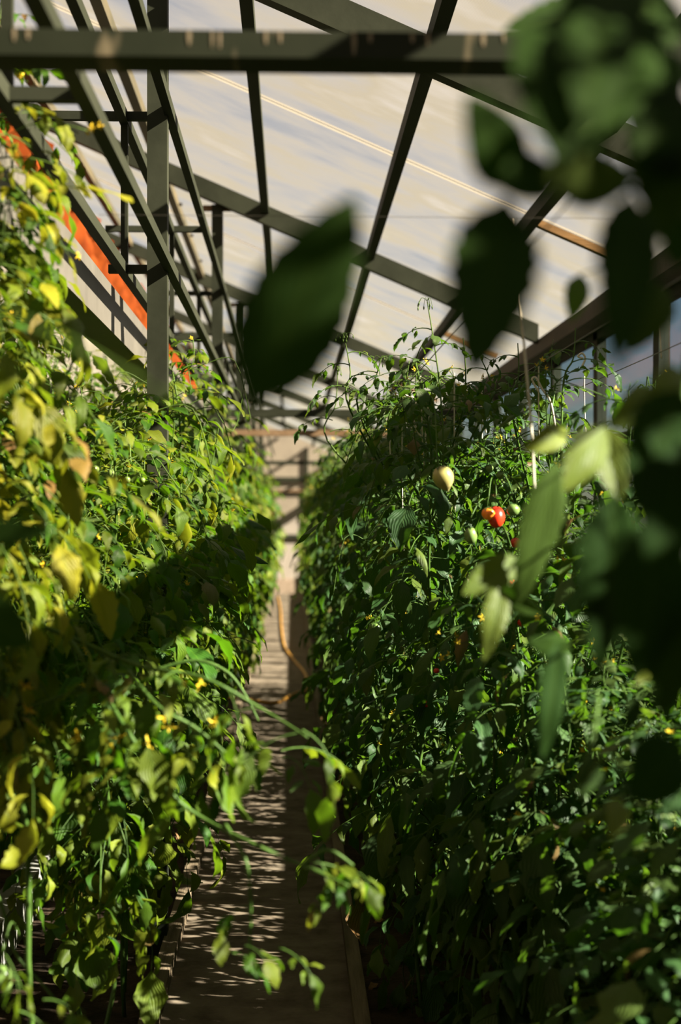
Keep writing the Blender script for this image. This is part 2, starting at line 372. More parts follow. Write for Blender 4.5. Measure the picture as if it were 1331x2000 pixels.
# open box girder along the posts: four chords
GX0, GX1, GZ0, GZ1 = -.585, -.42, CAMZ+.85, CAMZ+1.38
for x, z, lb in ((GX1, GZ0, 'dark lower rail on the aisle side passing in front of the posts'), (GX0, GZ0, 'lower rail behind the posts with a pale lit top edge'),
                 (GX1, GZ1, 'thin upper rail on the aisle side crossing the nearest post'), (GX0, GZ1, 'thin upper rail behind the nearest post')):
    b = MB(); b.box((x-.015, YS, z-.018), (x+.015, YE-.1, z+.018)); tag(b.build('girder_rail', M['steel']), lb, 'rail')
for k, y in enumerate([.9, 2.9, 4.95, 6.9, 8.9, 10.9, 12.9, 14.9, 17.0, 19, 21]):
    pos = ['nearest', 'beside the stained front beam', 'at the nearest post', 'midway between the nearest and second post', 'at the second post', 'just beyond the second post', 'at the third post'][k] if k < 7 else 'far down the aisle'
    b = MB(); b.box((-1.25 if k == 1 else GX0-.05, y-.014, GZ0-.014), (GX1-.017, y+.014, GZ0+.014))
    tag(b.build('girder_rung', M['steel']), 'short lower steel cross bar, ' + pos, 'cross bar', None if k < 7 else 'far girder cross bars')
    b = MB(); b.box((-.90, y-.014, GZ1-.014), (GX1-.017, y+.014, GZ1+.014))
    tag(b.build('girder_rung', M['steel']), 'short upper steel cross bar, ' + pos, 'cross bar', None if k < 7 else 'far upper girder cross bars')
    b = MB(); b.box((GX0-.012, y+.03, GZ0), (GX0+.012, y+.054, GZ1))
    tag(b.build('girder_strut', M['steel']), 'upright strut between lower and upper rails, ' + pos, 'strut', None if k < 7 else 'far girder struts')
# big pale box beam left of the posts
b = MB(); b.box((-.735, YS, CAMZ+.63), (-.62, YE-.2, CAMZ+.79)); tag(b.build('box_beam', M['steel_light']), 'thick pale box beam running low on the left into the foliage', 'beam')
# cross beams over the aisle
b = MB(); b.box((XL+.02, 2.2, CAMZ+.707), (1.45, 2.282, CAMZ+.748)); o = b.build('cross_beam', M['beam']); tag(o, 'dark stained cross beam spanning the whole top of the picture', 'beam')
random.seed(12)
for px, hh in ((28, 26), (55, 22), (370, 30), (415, 34), (430, 36), (520, 26), (548, 24), (692, 46), (724, 22), (806, 20), (836, 26), (945, 26), (985, 18), (1285, 30)):
    c = P(px, 66, 2.2); b = MB(); hz = hh*2.2/F; ww = random.uniform(.0015, .0035)
    zt = CAMZ+.7475; ring = []
    for k in range(9):
        t = k/8; wv = ww*(.75+.5*math.sin(PI*min(1, t*1.15))**2)*(1 if t < .95 else .4)
        ring.append((c.x-wv, zt-hz*t)); 
    vs = [(x, 2.199, z) for x, z in ring] + [(2*c.x-x, 2.199, z) for x, z in ring]
    b.add(vs, [(k, k+9, k+10, k+1) for k in range(8)]); s_ = b.build('dirt_run', noisy('dirt_run_paint', (.10, .085, .055), (.16, .13, .09), scale=60), o)
for y, mm, lb in ((10.1, 'steel', 'grey cross beam farther down the aisle at foliage height'), (12.55, 'rust', 'rust brown cross beam behind the farther grey one'), (19.8, 'steel', 'thin far cross beam before the end wall')):
    b = MB(); b.box((-.85 if y < 11 else -.6, y, CAMZ+.695), (1.47, y+.08, CAMZ+.748)); tag(b.build('cross_beam', M[mm]), lb, 'beam')

# edging of the beds
b = MB(); b.box((-.435, YS, 0), (-.385, YE-.3, .065)); tag(b.build('edging_board', M['board']), 'sun streaked timber board edging the left side of the path', 'board')
b = MB(); b.box((.18, YS, 0), (.225, YE-.3, .055)); tag(b.build('edging_board', M['board']), 'mostly shaded timber board edging the right side of the path', 'board')
b = MB(); b.box((-1.04, 3.2, 0), (-.955, 14, .16)); tag(b.build('bed_kerb', M['kerb']), 'pale grey kerb rail running through the left bed under the leaves', 'kerb')

# wires over the right row and hanging twine
WZ = CAMZ + .45
for x, lb in ((.40, 'thin dark support wire over the aisle side of the right row'), (.74, 'thin dark support wire over the middle of the right row'), (1.02, 'thin dark support wire over the back right row')):
    b = MB(); b.tube([(x, YS, WZ), (x, YE-.1, WZ)], .0015, 5); tag(b.build('support_wire', M['wire']), lb, 'wire')
cw = P(1004, 425, 3.1)
b = MB(); b.tube([(GX1, 3.1, cw.z), (1.6, 3.1, cw.z)], .0005, 4); tag(b.build('support_wire', M['wire']), 'thin wire stretched across the aisle holding the thick beige twine', 'wire')
def strand(pts, r=.0022, n=6): return (bezier(pts, n), r)
STR = [
 ('white twine with a looped bow at its top, left of the tall tomato shoot', [(820, 700), (822, 765), (824, 800), (826, 860), (832, 950)], 4.6, [[(822, 765), (792, 768), (800, 775), (824, 778)], [(824, 775), (806, 800), (815, 840), (828, 858)], [(824, 772), (838, 800), (832, 850), (830, 862)]]),
 ('thin pale twine hanging straight beside the tall tomato shoot', [(886, 690), (888, 850), (889, 1000)], 4.5, []),
 ('white twine with a drooping loop end above the red tomatoes', [(1052, 700), (1053, 800), (1053, 900)], 4.2, [[(1053, 765), (1040, 742), (1048, 738), (1060, 760), (1076, 785), (1086, 838)]]),
 ('white twine curling like a hook over the middle plants', [(764, 900), (762, 865), (768, 845), (758, 834)], 5.2, []),
 ('thin white twine beside the hooked one', [(783, 830), (786, 940), (789, 1075)], 5.0, []),
 ('white twine hanging from the top at the right near the windows', [(1138, 690), (1142, 780), (1147, 900)], 4.6, [[(1140, 700), (1130, 696), (1138, 690), (1144, 700), (1138, 715)]]),
 ('white twine left of the window rail with a knot', [(941, 800), (942, 850), (943, 900)], 5.0, [[(942, 795), (934, 800), (946, 830), (950, 845)]]),
 ('thick beige twine hanging past the red tomatoes, slightly blurred', [(1012, 540), (1025, 680), (1040, 860), (1048, 1060)], 3.1, []),
 ('beige twine slanting to the ground in the lower right foliage', [(893, 1440), (915, 1560), (942, 1650), (955, 1760), (960, 1870)], 4.4, []),
 ('tan twine hanging under the shaded right leaves', [(1084, 1320), (1088, 1400), (1092, 1480), (1096, 1560)], 3.9, []),
 ('short white twine on the far right hanging from above', [(1297, 600), (1290, 640), (1293, 700)], 3.9, []),
]
for lb, pts, Y, loops in STR:
    b = MB(); q = [P(x, y, Y) for x, y in pts]
    if pts[0][1] < 600: q = [P(1004, 425, Y)] + q
    elif pts[0][1] < 900: q = [Vector((q[1].x, q[1].y, max(WZ, q[1].z+.03)))] + q[1:]
    b.tube(bezier(q, 4), .0022 if Y > 3.5 else .003, 5)
    for lp in loops: b.tube(bezier([P(x, y, Y-.01) for x, y in lp], 5), .0034, 6)
    tag(b.build('support_twine', M['string'], smooth=True), lb, 'twine')

# orange hose on the path
def onpath(px, py, z=.028):
    d = FWD + RGT*((px-665.5)/F) + Vector((0, 0, (1005-py)/F)); t = (z-CAMZ)/d.z; v = Vector((0, 0, CAMZ))+d*t; return v
b = MB(); b.tube(bezier([onpath(*p) for p in ((543, 1165), (548, 1190), (550, 1225), (556, 1262), (574, 1288), (596, 1315), (600, 1345), (572, 1356), (540, 1372), (492, 1368), (440, 1362))], 6), .012, 8)
tag(b.build('garden_hose', M['hose'], smooth=True), 'thin orange hose curling across the aisle path', 'hose')

# ------------------------------------------------------------------ tomato plants
R = random.Random(7)
UP = Vector((0, 0, 1))
def leaflet(mb, base, d, up, L, W, droop=1.0, fold=.3, curl=.25, rows=8, lobes=4, cols=(-1, -.5, 0, .5, 1), ser=.16, wave=.06, twist=0.0, blunt=.85):
    d = d.normalized(); sd = d.cross(up)
    sd = sd.normalized() if sd.length > 1e-4 else d.orthogonal().normalized()
    u = sd.cross(d).normalized()
    p = Vector(base); vs = []; uvs = []; nc = len(cols); ph = R.random()*6
    for i in range(rows+1):
        t = i/rows
        th_ = droop*t**1.3
        dd = d*math.cos(th_) - u*math.sin(th_); nn = u*math.cos(th_) + d*math.sin(th_)
        if i: p = p + dd*(L/rows)
        tw = twist*t; s2 = sd*math.cos(tw) + nn*math.sin(tw); n2 = nn*math.cos(tw) - sd*math.sin(tw)
        wd = W*max(0.03, math.sin(PI*min(1, .02+.98*t)**.72))**blunt*(1-.12*t)
        if lobes: wd *= 1 + ser*(1 - 2*((t*lobes) % 1.0))
        for c in cols:
            a = abs(c); z = a*math.sin(fold) - curl*a**2.5
            rp = wave*math.sin(ph + t*11 + (2 if c > 0 else 0))*a
            sh = (.10*L*a*(1-t)) if lobes else 0
            vs.append(p + s2*(c*wd*.5*math.cos(fold*.8)) + n2*((z*wd*.5) + rp*L*.35) + dd*sh); uvs.append((.5+.5*c, t))
    fs = []
    for i in range(rows):
        for j in range(nc-1): a = i*nc+j; fs.append((a, a+1, a+nc+1, a+nc))
    mb.add(vs, fs, uvs)
def tinted(yellow):
    r = R.random()
    y = min(1, max(0, R.gauss(yellow, .16))); br = R.random(); dry = 0.0
    if r < .008+yellow*.07: dry = R.uniform(.3, .9)
    return (y, br, dry, 1)
def compound(mb, base, d, L, hi=1, droop=.8, yellow=.12, size=1.0, nleaf=7, sag=.9):
    """a pinnate tomato leaf: rachis (material 1) with drooping toothed leaflets (material 0)"""
    d = d.normalized(); pts = [Vector(base)]; dirs = [d]
    side = d.cross(UP); side = side.normalized() if side.length > 1e-3 else Vector((1, 0, 0))
    k = 6
    for i in range(k):
        a = droop*(i+1)/k; q = Quaternion(side, -a); dd = q @ d; dirs.append(dd); pts.append(pts[-1] + dd*(L/k))
    mb.m = 1; mb.tint = (0, .5, 0, 1); mb.tube(pts, [.0022*(1-.1*i) for i in range(k+1)], 3 if hi < 2 else 5, cap=False)
    mb.m = 0; yl = yellow + R.gauss(0, .08)
    rows, lob, cols = ((5, 0, (-1, 0, 1)), (8, 3, (-1, -.5, 0, .5, 1)), (16, 5, (-1, -.66, -.33, 0, .33, .66, 1)))[hi]
    def at(t):
        f = t*k; i = min(int(f), k-1); return pts[i].lerp(pts[i+1], f-i), dirs[min(i+1, k)]
    spots = {7: ((.34, .75), (.6, 1.0), (.84, .9)), 5: ((.45, .9), (.8, 1.0)), 3: ((.7, 1.0),)}[nleaf]
    for t, sz in spots:
        for s in (-1, 1):
            p, dd = at(t + R.uniform(-.03, .03)); mb.tint = tinted(yl)
            dr = (dd*.45 + side*s*R.uniform(.7, 1.1) + UP*R.uniform(-.35, .25))
            ll = .073*size*sz*R.uniform(.75, 1.25)
            pet = p + dr.normalized()*.012
            upv = (UP + side*R.uniform(-.5, .5) + d*R.uniform(-.3, .3))
            leaflet(mb, pet, dr, upv, ll, ll*R.uniform(.34, .54), droop=R.uniform(.4, 1.9)*sag, fold=R.uniform(-.2, .75), curl=R.uniform(-.1, .6), rows=rows, lobes=lob, cols=cols, wave=R.uniform(.03, .12), twist=R.uniform(-.9, .9))
    p, dd = at(1.0); mb.tint = tinted(yl); ll = .10*size*R.uniform(.75, 1.35)
    leaflet(mb, p, dd, UP + side*R.uniform(-.4, .4), ll, ll*R.uniform(.45, .62), droop=R.uniform(.3, 1.4)*sag, fold=R.uniform(-.1, .7), curl=R.uniform(0, .5), rows=rows, lobes=lob, cols=cols, wave=.08, twist=R.uniform(-.7, .7))
def flower(mb, p, r=.0085):
    if r < .01 and R.random() < .55: return
    nrm = Vector((R.uniform(-1, 1), R.uniform(-1, .2), R.uniform(-1, .3))).normalized(); a = nrm.orthogonal().normalized(); c = nrm.cross(a)
    for k in range(5):
        an = 2*PI*k/5; d = a*math.cos(an)+c*math.sin(an); e = nrm.cross(d)
        mb.add([p, p+d*r*.6+e*r*.28+nrm*.002, p+d*r*1.3-nrm*.003, p+d*r*.6-e*r*.28+nrm*.002], [(0, 1, 2, 3)])
    mb.tube([p, p+nrm*r*.8], [r*.25, r*.08], 5)
class Proto: pass
def make_plant(name, seed, H, lo=.35, nl=34, hi=1, yellow=.12, leafmat='leaf_left', shoots=2, size=1.0, spread=1.0, nleaf=7, bush=1.0):
    global R
    R = random.Random(seed)
    root = empty(name, (0, 0, 0))
    sm = MB(); fm = MB(); fl = MB()
    ph = R.random()*6; lean = Vector((R.uniform(-.05, .05), R.uniform(-.05, .05), 0))
    def ax(z): return Vector((.05*math.sin(z*3.1+ph)+.015*math.sin(z*9+ph), .05*math.cos(z*2.7+ph)+.015*math.cos(z*8), z)) + lean*z
    zs = [H*i/16 for i in range(17)]
    sm.tube([ax(z) for z in zs], [.0060*(1-.6*z/H)+.001 for z in zs], 6 if hi else 4)
    for i in range(nl):
        t = i/(nl-1); z = lo + (H-lo)*t**.95; az = i*2.399 + R.uniform(-.4, .4)
        low = max(0, 1-(z-lo)/.5); top = max(0, (z-(H-.35))/.35)
        el = R.uniform(-.15, .55) + .5*top - .8*low
        L = (.30*R.uniform(.75, 1.15)*spread)*(1-.5*top)
        d = Vector((math.cos(az)*math.cos(el), math.sin(az)*math.cos(el), math.sin(el)))
        compound(fm, ax(z), d, L, hi=hi, droop=R.uniform(.7, 1.6) + .3*low, yellow=yellow + .22*low, size=size*(1-.4*top), nleaf=nleaf, sag=1.0+.4*low)
    # side shoots with small leaves and blossom
    for s in range(shoots):
        z0 = H - R.uniform(.02, .6); az = R.random()*6.28; p0 = ax(z0); hh = R.uniform(.15, .34)
        dv = Vector((math.cos(az)*.45, math.sin(az)*.45, 1)); pts = [p0, p0 + dv*hh*.45 + Vector((math.cos(az), math.sin(az), 0))*.04, p0 + dv*hh]
        sm.tube(bezier(pts, 4), .0022, 4)
        for q in range(5):
            f = .25+.17*q; pp = p0 + dv*hh*f + Vector((math.cos(az), math.sin(az), 0))*.03*math.sin(f*PI); a2 = az + q*2.4
            compound(fm, pp, Vector((math.cos(a2), math.sin(a2), .6)), .10*(1.1-.12*q), hi=min(hi, 1), droop=.9, yellow=.1, size=.5*size, nleaf=5 if q < 4 else 3)
        tip = p0 + dv*hh
        for q in range(4):
            e = tip + Vector((R.uniform(-.03, .03), R.uniform(-.03, .03), R.uniform(-.01, .03))); sm.tube([tip, e], .0009, 3); 
            if R.random() < .6: flower(fl, e)
    for q in range(9 if hi else 4):
        z = R.uniform(lo+.5, H); az = R.random()*6.28; e = ax(z) + Vector((math.cos(az), math.sin(az), 0))*R.uniform(.1, .24)
        sm.tube(bezier([ax(z), (ax(z)+e)/2+Vector((0, 0, .03)), e], 3), .0013, 3)
        for k in range(3): flower(fl, e + Vector((R.uniform(-.02, .02), R.uniform(-.02, .02), R.uniform(-.02, .01))))
    for q in range(5 if hi else 0):       # wiry bare tendrils
        z = R.uniform(lo, H); az = R.random()*6.28; dv = Vector((math.cos(az), math.sin(az), 0)); p0 = ax(z)
        sm.tube(bezier([p0, p0+dv*.12+UP*.05, p0+dv*.24+UP*R.uniform(-.1, .1), p0+dv*.30+UP*R.uniform(-.2, .15)], 4), .0018, 4, cap=False)
    sm.build('stem', M['stem'], root, smooth=True); fm.build('foliage', [M[leafmat], M['stem']], root, smooth=True); fl.build('blossom', M['petal'], root)
    return root
def kids(o): return [c for c in COL.objects if c.parent == o]
KID = {}
def copy_plant(src):
    r = src.copy(); COL.objects.link(r)
    for ch in KID[src.name]:
        c = ch.copy(); COL.objects.link(c); c.parent = r
    return r
protos = {
 'low': [make_plant('tomato_plant', 91+i, 1.15, lo=.12, nl=30, hi=2, yellow=.04, shoots=1, size=1.75, spread=1.1, leafmat='leaf_right') for i in range(1)],
 'left': [make_plant('tomato_plant', 11+i, h, lo=.6, nl=60, hi=1, yellow=yl, shoots=3, size=1.3, spread=1.15) for i, (h, yl) in enumerate(((1.95, .10), (2.05, .14), (1.9, .08), (2.0, .18)))],
 'near': [make_plant('tomato_plant', 31+i, h, lo=1.1, nl=66, hi=2, yellow=yl, shoots=3, size=1.1, spread=1.0) for i, (h, yl) in enumerate(((2.26, .55), (2.38, .16)))],
 'right': [make_plant('tomato_plant', 51+i, h, lo=.14, nl=54, hi=1, yellow=yl, shoots=4, size=1.3, spread=1.1, leafmat='leaf_right') for i, (h, yl) in enumerate(((1.9, .06), (2.0, .05), (1.95, .10), (1.85, .08)))],
 'far': [make_plant('tomato_plant', 71+i, h, lo=.2, nl=30, hi=0, yellow=.2, shoots=2, size=1.25, nleaf=5) for i, h in enumerate((1.95, 2.05, 1.9))],
}
for k in protos:
    for o in protos[k]: KID[o.name] = kids(o)
used = set(); PLANTS = []
PR = random.Random(5)
def put(kind, x, y, label, group=None, sc=1.0, rz_=None, idx=None, hz=None):
    ps = protos[kind]; src = ps[idx if idx is not None else PR.randrange(len(ps))]
    if src.name in used: o = copy_plant(src)
    else: o = src; used.add(src.name)
    o.location = (x + PR.uniform(-.03, .03), y + PR.uniform(-.04, .04), 0); o.rotation_euler = (0, 0, PR.random()*6.28 if rz_ is None else rz_)
    s = sc*PR.uniform(.95, 1.05); o.scale = (s, s, hz or s)
    for key in ('group',):
        if key in o: del o[key]
    tag(o, label, 'plant', group); PLANTS.append(o); return o
# left rows
put('near', -.57, 2.95, 'tall yellowing tomato plant at the left edge nearest the camera', idx=0, sc=1.0, rz_=.4)
put('near', -.72, 3.15, 'tall tomato plant at the far left edge behind the yellowing one', idx=1, sc=1.03, rz_=1.1)
put('near', -.80, 3.6, 'tall tomato plant at left edge climbing up to the cross bar', idx=1, sc=1.02, rz_=2.2)
LN = ['full green tomato plant just behind the yellowing one at left', 'leafy tomato plant in the left row standing before the nearest post', 'leafy tomato plant in the left row wrapped round the nearest post foot',
      'drooping tomato plant in the left row just beyond the nearest post', 'dense tomato plant in the left row with small green fruit', 'dense tomato plant left of the aisle midway to the second post']
y = 3.85; k = 0
while y < YE-.8:
    kind = 'left' if y < 12 else 'far'
    if k < len(LN): lb, gp = LN[k], None
    elif y < 12: lb, gp = 'sunlit tomato plant in the left row between nearest and third posts', 'left row tomato plants at middle distance'
    else: lb, gp = 'small distant tomato plant in the left row', 'distant left row tomato plants'
    put(kind, -.54 if y < 12 else -.54, y, lb, gp, sc=1.0 if y < 12 else 1.05, hz=.9 if y < 5.3 else None)
    y += .44 if y < 12 else .62; k += 1
put('left', -.49, 4.5, 'tall tomato plant standing directly in front of the nearest grey post', sc=1.0, hz=.87)
put('left', -.58, 4.05, 'tomato plant a step in front of the one covering the nearest post', sc=1.0, hz=.86)
y = 3.4
while y < 12:
    put('left', -1.10, y, 'tomato plant of the back left row showing through behind the front row', 'back left row tomato plants', sc=1.03, hz=1.13); y += .55
# right rows
RN = ['tomato plant with red and orange fruit nearest in the right row', 'tomato plant with tall blossoming shoot in the right row', 'dark leafed tomato plant in the right row with grey green leaves',
      'tomato plant in the right row beside the looped white twine', 'tomato plant in the right row beneath the hooked white twine']
y = 4.35; k = 0
while y < YE-.8:
    kind = 'right' if y < 12 else 'far'
    if k < len(RN): lb, gp = RN[k], None
    elif y < 12: lb, gp = 'dark tomato plant in the right row before the far cross beam', 'right row tomato plants at middle distance'
    else: lb, gp = 'small distant tomato plant in the right row', 'distant right row tomato plants'
    put(kind, .45, y, lb, gp, sc=1.0); y += .46 if y < 12 else .62; k += 1
put('right', .80, 3.7, 'tomato plant behind the foreground branch at right')
put('right', .98, 2.2, 'shaded tomato plant close at the right edge', hz=.75)
for x, y in ((.92, .5), (.80, 1.0), (1.2, .7), (1.2, 1.2)):  # off-frame plants added to cast shade on the foreground leaves
    put('right', x, y, 'unseen tomato plant added beside the viewpoint to shade the near leaves', 'added shading plants beside the viewpoint', sc=1.2, hz=1.26)
y = 4.15
while y < 12:
    put('right', .80, y, 'tomato plant of the middle right row between its neighbours', 'middle right row tomato plants', sc=1.0, hz=.95); y += .5
for kd, x, y, h in (('right', .84, 3.1, .56), ('right', .84, 2.7, .58), ('right', .86, 3.45, .56), ('low', .60, 3.72, 1.1), ('low', .58, 4.05, 1.2), ('low', .78, 3.8, 1.15)):
    put(kd, x, y, 'low tomato plant filling the lower right foliage', 'low tomato plants at lower right', hz=h)
for y in (2.6, 3.15, 3.7, 4.25, 4.8):
    put('right', 1.08, y, 'shorter tomato plant of the back right row near the lower right corner', 'shorter back right tomato plants', hz=.62)
y = 5.3
while y < 12:
    put('right', 1.08, y, 'tomato plant of the back right row below the windows', 'back right row tomato plants', sc=1.0, hz=.88); y += .6

# fruit hanging on the plants
def fruit(px, py, Y, rpx, m, shape='round', label=None, side=None):
    Y -= .30 if px > 500 else .1
    c = P(px, py, Y); r = rpx*Y/F
    cand = sorted(PLANTS, key=lambda o: (Vector((o.location.x, o.location.y)) - Vector((c.x, c.y))).length)[0]
    sxy = 1.0; b = MB(); vs = []; fs = []; n1, n2 = 12, 16
    el = {'round': .92, 'plum': 1.3, 'pear': 1.1}[shape]
    for i in range(n1+1):
        a = PI*i/n1
        for j in range(n2):
            e = 2*PI*j/n2; rr = r*math.sin(a)*(1+.02*math.cos(5*e)); zz = r*el*math.cos(a)
            if shape == 'pear' and a > PI*.7: zz -= r*.35*((a-PI*.7)/(PI*.3))**2
            vs.append((rr*math.cos(e), rr*math.sin(e), zz - (r*.08*math.exp(-(rr/r)**2*20) if a < .5 else 0)))
    for i in range(n1):
        for j in range(n2): a = i*n2+j; q = i*n2+(j+1) % n2; fs.append((a, a+n2, q+n2, q))
    b.add(vs, fs); o = b.build('tomato', M[m], smooth=True)
    b = MB()
    for k in range(5):
        an = 2*PI*k/5+.3; dv = Vector((math.cos(an), math.sin(an), 0))
        leaflet(b, Vector((0, 0, r*el*.95)), dv + Vector((0, 0, .25)), UP, r*.95, r*.28, droop=1.0, fold=.2, curl=.1, rows=4, lobes=0, cols=(-1, 0, 1), wave=0)
    b.tube(bezier([(0, 0, r*el*.9), (r*.15, 0, r*el+.012), (r*.5, r*.3, r*el+.025)], 4), .0013, 5)
    cx = b.build('calyx', M['stem'], o, smooth=True)
    inv = cand.matrix_basis.inverted()
    o.parent = cand; o.matrix_parent_inverse = inv; o.location = c
    o.rotation_euler = (R.uniform(-.3, .3), R.uniform(-.3, .3), R.uniform(0, 6))
    if label: o['label'] = label
    # truss stalk back to the main stem
    b = MB(); st = Vector((cand.location.x, cand.location.y, c.z + .06)); top = c + Vector((0, 0, r*el+.02))
    b.tube(bezier([st, (st+top)/2 + Vector((0, 0, .05)), top + Vector((0, 0, .006))], 5), .0019, 5)
    t_ = b.build('truss_stalk', M['stem'], smooth=True); t_.parent = cand; t_.matrix_parent_inverse = inv
bpy.context.view_layer.update()
fruit(955, 1003, 4.20, 14, 'fruit_orange', 'round', 'bright orange tomato')
fruit(970, 1010, 4.24, 17, 'fruit_red', 'plum', 'red tomato half hidden behind the orange one')
fruit(1003, 996, 4.18, 13, 'fruit_green', 'round', 'pale green round tomato')
fruit(1030, 998, 4.3, 9, 'fruit_green')
fruit(866, 932, 4.2, 21, 'fruit_pale', 'pear', 'large pale yellow tomato with pointed end')
fruit(920, 1046, 4.2, 13, 'fruit_green', 'plum')
fruit(1008, 1060, 4.3, 11, 'fruit_red'); fruit(1000, 1097, 4.2, 9, 'fruit_red'); fruit(1000, 1140, 4.2, 9, 'fruit_red')
fruit(1020, 1216, 4.3, 9, 'fruit_red'); fruit(1206, 938, 4.4, 9, 'fruit_red', 'plum'); fruit(1236, 815, 4.6, 11, 'fruit_orange')
fruit(1262, 801, 4.7, 9, 'fruit_red'); fruit(1233, 1020, 4.4, 9, 'fruit_red', 'plum'); fruit(733, 1227, 4.6, 13, 'fruit_green')
fruit(783, 1594, 4.4, 10, 'fruit_green'); fruit(833, 1375, 4.5, 7, 'fruit_red'); fruit(853, 1310, 4.4, 6, 'fruit_red')
fruit(978, 928, 4.6, 9, 'fruit_green'); fruit(980, 905, 4.6, 8, 'fruit_green'); fruit(957, 915, 4.6, 8, 'fruit_green')
fruit(183, 917, 4.0, 11, 'fruit_green'); fruit(248, 937, 4.2, 7, 'fruit_green'); fruit(278, 938, 4.2, 6, 'fruit_green'); fruit(217, 925, 4.1, 7, 'fruit_green', 'plum')
fruit(5, 1910, 3.0, 20, 'fruit_green', 'plum')

# ------------------------------------------------------------------ foreground branches (close to the lens)
R = random.Random(99)
TOCAM = Vector((-.05, -1, 0))
def big_leaf(root, base, tip, Y0, Y1, wpx, name='leaf', up=None, ser=.12, droop=.25, fold=.25, yl=.05, curl=.2, m='leaf_shade', rows=22, lobes=7, dry=0, wf=1.3):
    a, b_ = P(base[0], base[1], Y0), P(tip[0], tip[1], Y1); L = (b_-a).length; W = wf*wpx*((Y0+Y1)/2)/F
    mb = MB(); mb.tint = (yl, R.random()*.6+.2, dry, 1)
    upv = up if up is not None else TOCAM
    d = (b_-a)
    # start a little against the bend so the tip lands where it should
    q = Quaternion(d.normalized().cross(upv).normalized(), droop*.5)
    leaflet(mb, a, q @ d, upv, L*1.02, W, droop=droop, fold=fold, curl=curl, rows=rows, lobes=lobes, cols=(-1, -.75, -.5, -.25, 0, .25, .5, .75, 1), ser=ser, wave=.03, twist=R.uniform(-.3, .3), blunt=.68)
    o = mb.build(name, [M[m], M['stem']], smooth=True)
    o.parent = root; o.matrix_parent_inverse = Matrix.Translation(-root.location); return o
def stalk(root, pts, r0, r1, name='branch', m='stem'):
    q = bezier([P(*p) for p in pts], 6); mb = MB(); mb.tube(q, [r0+(r1-r0)*i/(len(q)-1) for i in range(len(q))], 7)
    o = mb.build(name, M[m], smooth=True); o.parent = root; o.matrix_parent_inverse = Matrix.Translation(-root.location); return o

def world_tube(root, q, r0, r1, name):
    q = bezier(q, 6); mb = MB(); mb.tube(q, [r0+(r1-r0)*i/(len(q)-1) for i in range(len(q))], 7)
    o = mb.build(name, M['stem'], smooth=True); o.parent = root; o.matrix_parent_inverse = Matrix.Translation(-root.location); return o
fg = empty('tomato_plant', (.50, 1.28, 0)); tag(fg, 'close blurred tomato branch with large dark leaves hanging at upper right', 'plant'); PLANTS.append(fg)
top = P(1360, 40, 1.25)
world_tube(fg, [(.50, 1.28, 0), (.47, 1.3, .7), (.42, 1.3, 1.3), tuple(P(1420, 500, 1.28)), tuple(P(1370, 200, 1.28)), tuple(P(1250, 30, 1.26)), tuple(P(1180, -120, 1.25))], .008, .004, 'stem')
stalk(fg, [(1350, 130, 1.28), (1260, 190, 1.2), (1160, 250, 1.12), (1060, 330, 1.08)], .0028, .0016)
stalk(fg, [(1365, 240, 1.28), (1300, 330, 1.2), (1235, 370, 1.15), (1120, 380, 1.1), (1020, 385, 1.05)], .0028, .0014)
stalk(fg, [(1235, 40, 1.26), (1160, 20, 1.2), (1080, 40, 1.15)], .0028, .0014)
stalk(fg, [(1380, 420, 1.28), (1300, 420, 1.25), (1240, 370, 1.2)], .0028, .0014)
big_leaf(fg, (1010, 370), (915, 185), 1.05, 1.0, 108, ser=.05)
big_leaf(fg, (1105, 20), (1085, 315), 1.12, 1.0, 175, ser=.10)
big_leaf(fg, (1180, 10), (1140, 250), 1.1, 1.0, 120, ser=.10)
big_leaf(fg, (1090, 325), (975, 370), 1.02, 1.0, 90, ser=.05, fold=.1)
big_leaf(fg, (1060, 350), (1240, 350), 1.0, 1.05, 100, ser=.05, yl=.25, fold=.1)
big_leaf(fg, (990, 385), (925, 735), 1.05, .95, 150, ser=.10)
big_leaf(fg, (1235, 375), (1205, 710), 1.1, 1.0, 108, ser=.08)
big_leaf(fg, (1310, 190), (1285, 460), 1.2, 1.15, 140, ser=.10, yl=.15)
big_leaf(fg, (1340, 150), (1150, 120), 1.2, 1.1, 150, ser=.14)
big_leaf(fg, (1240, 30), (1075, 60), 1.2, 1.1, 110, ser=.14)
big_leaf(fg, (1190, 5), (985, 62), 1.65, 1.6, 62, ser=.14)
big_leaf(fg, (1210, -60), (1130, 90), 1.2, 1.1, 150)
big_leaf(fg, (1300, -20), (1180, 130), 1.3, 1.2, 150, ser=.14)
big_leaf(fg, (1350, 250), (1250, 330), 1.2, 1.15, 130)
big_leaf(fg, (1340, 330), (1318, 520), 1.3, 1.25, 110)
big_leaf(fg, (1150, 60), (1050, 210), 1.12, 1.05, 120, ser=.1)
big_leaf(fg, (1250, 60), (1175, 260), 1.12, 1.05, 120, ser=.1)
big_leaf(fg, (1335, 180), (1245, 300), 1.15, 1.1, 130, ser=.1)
big_leaf(fg, (1170, 200), (1095, 330), 1.15, 1.1, 100, ser=.1)
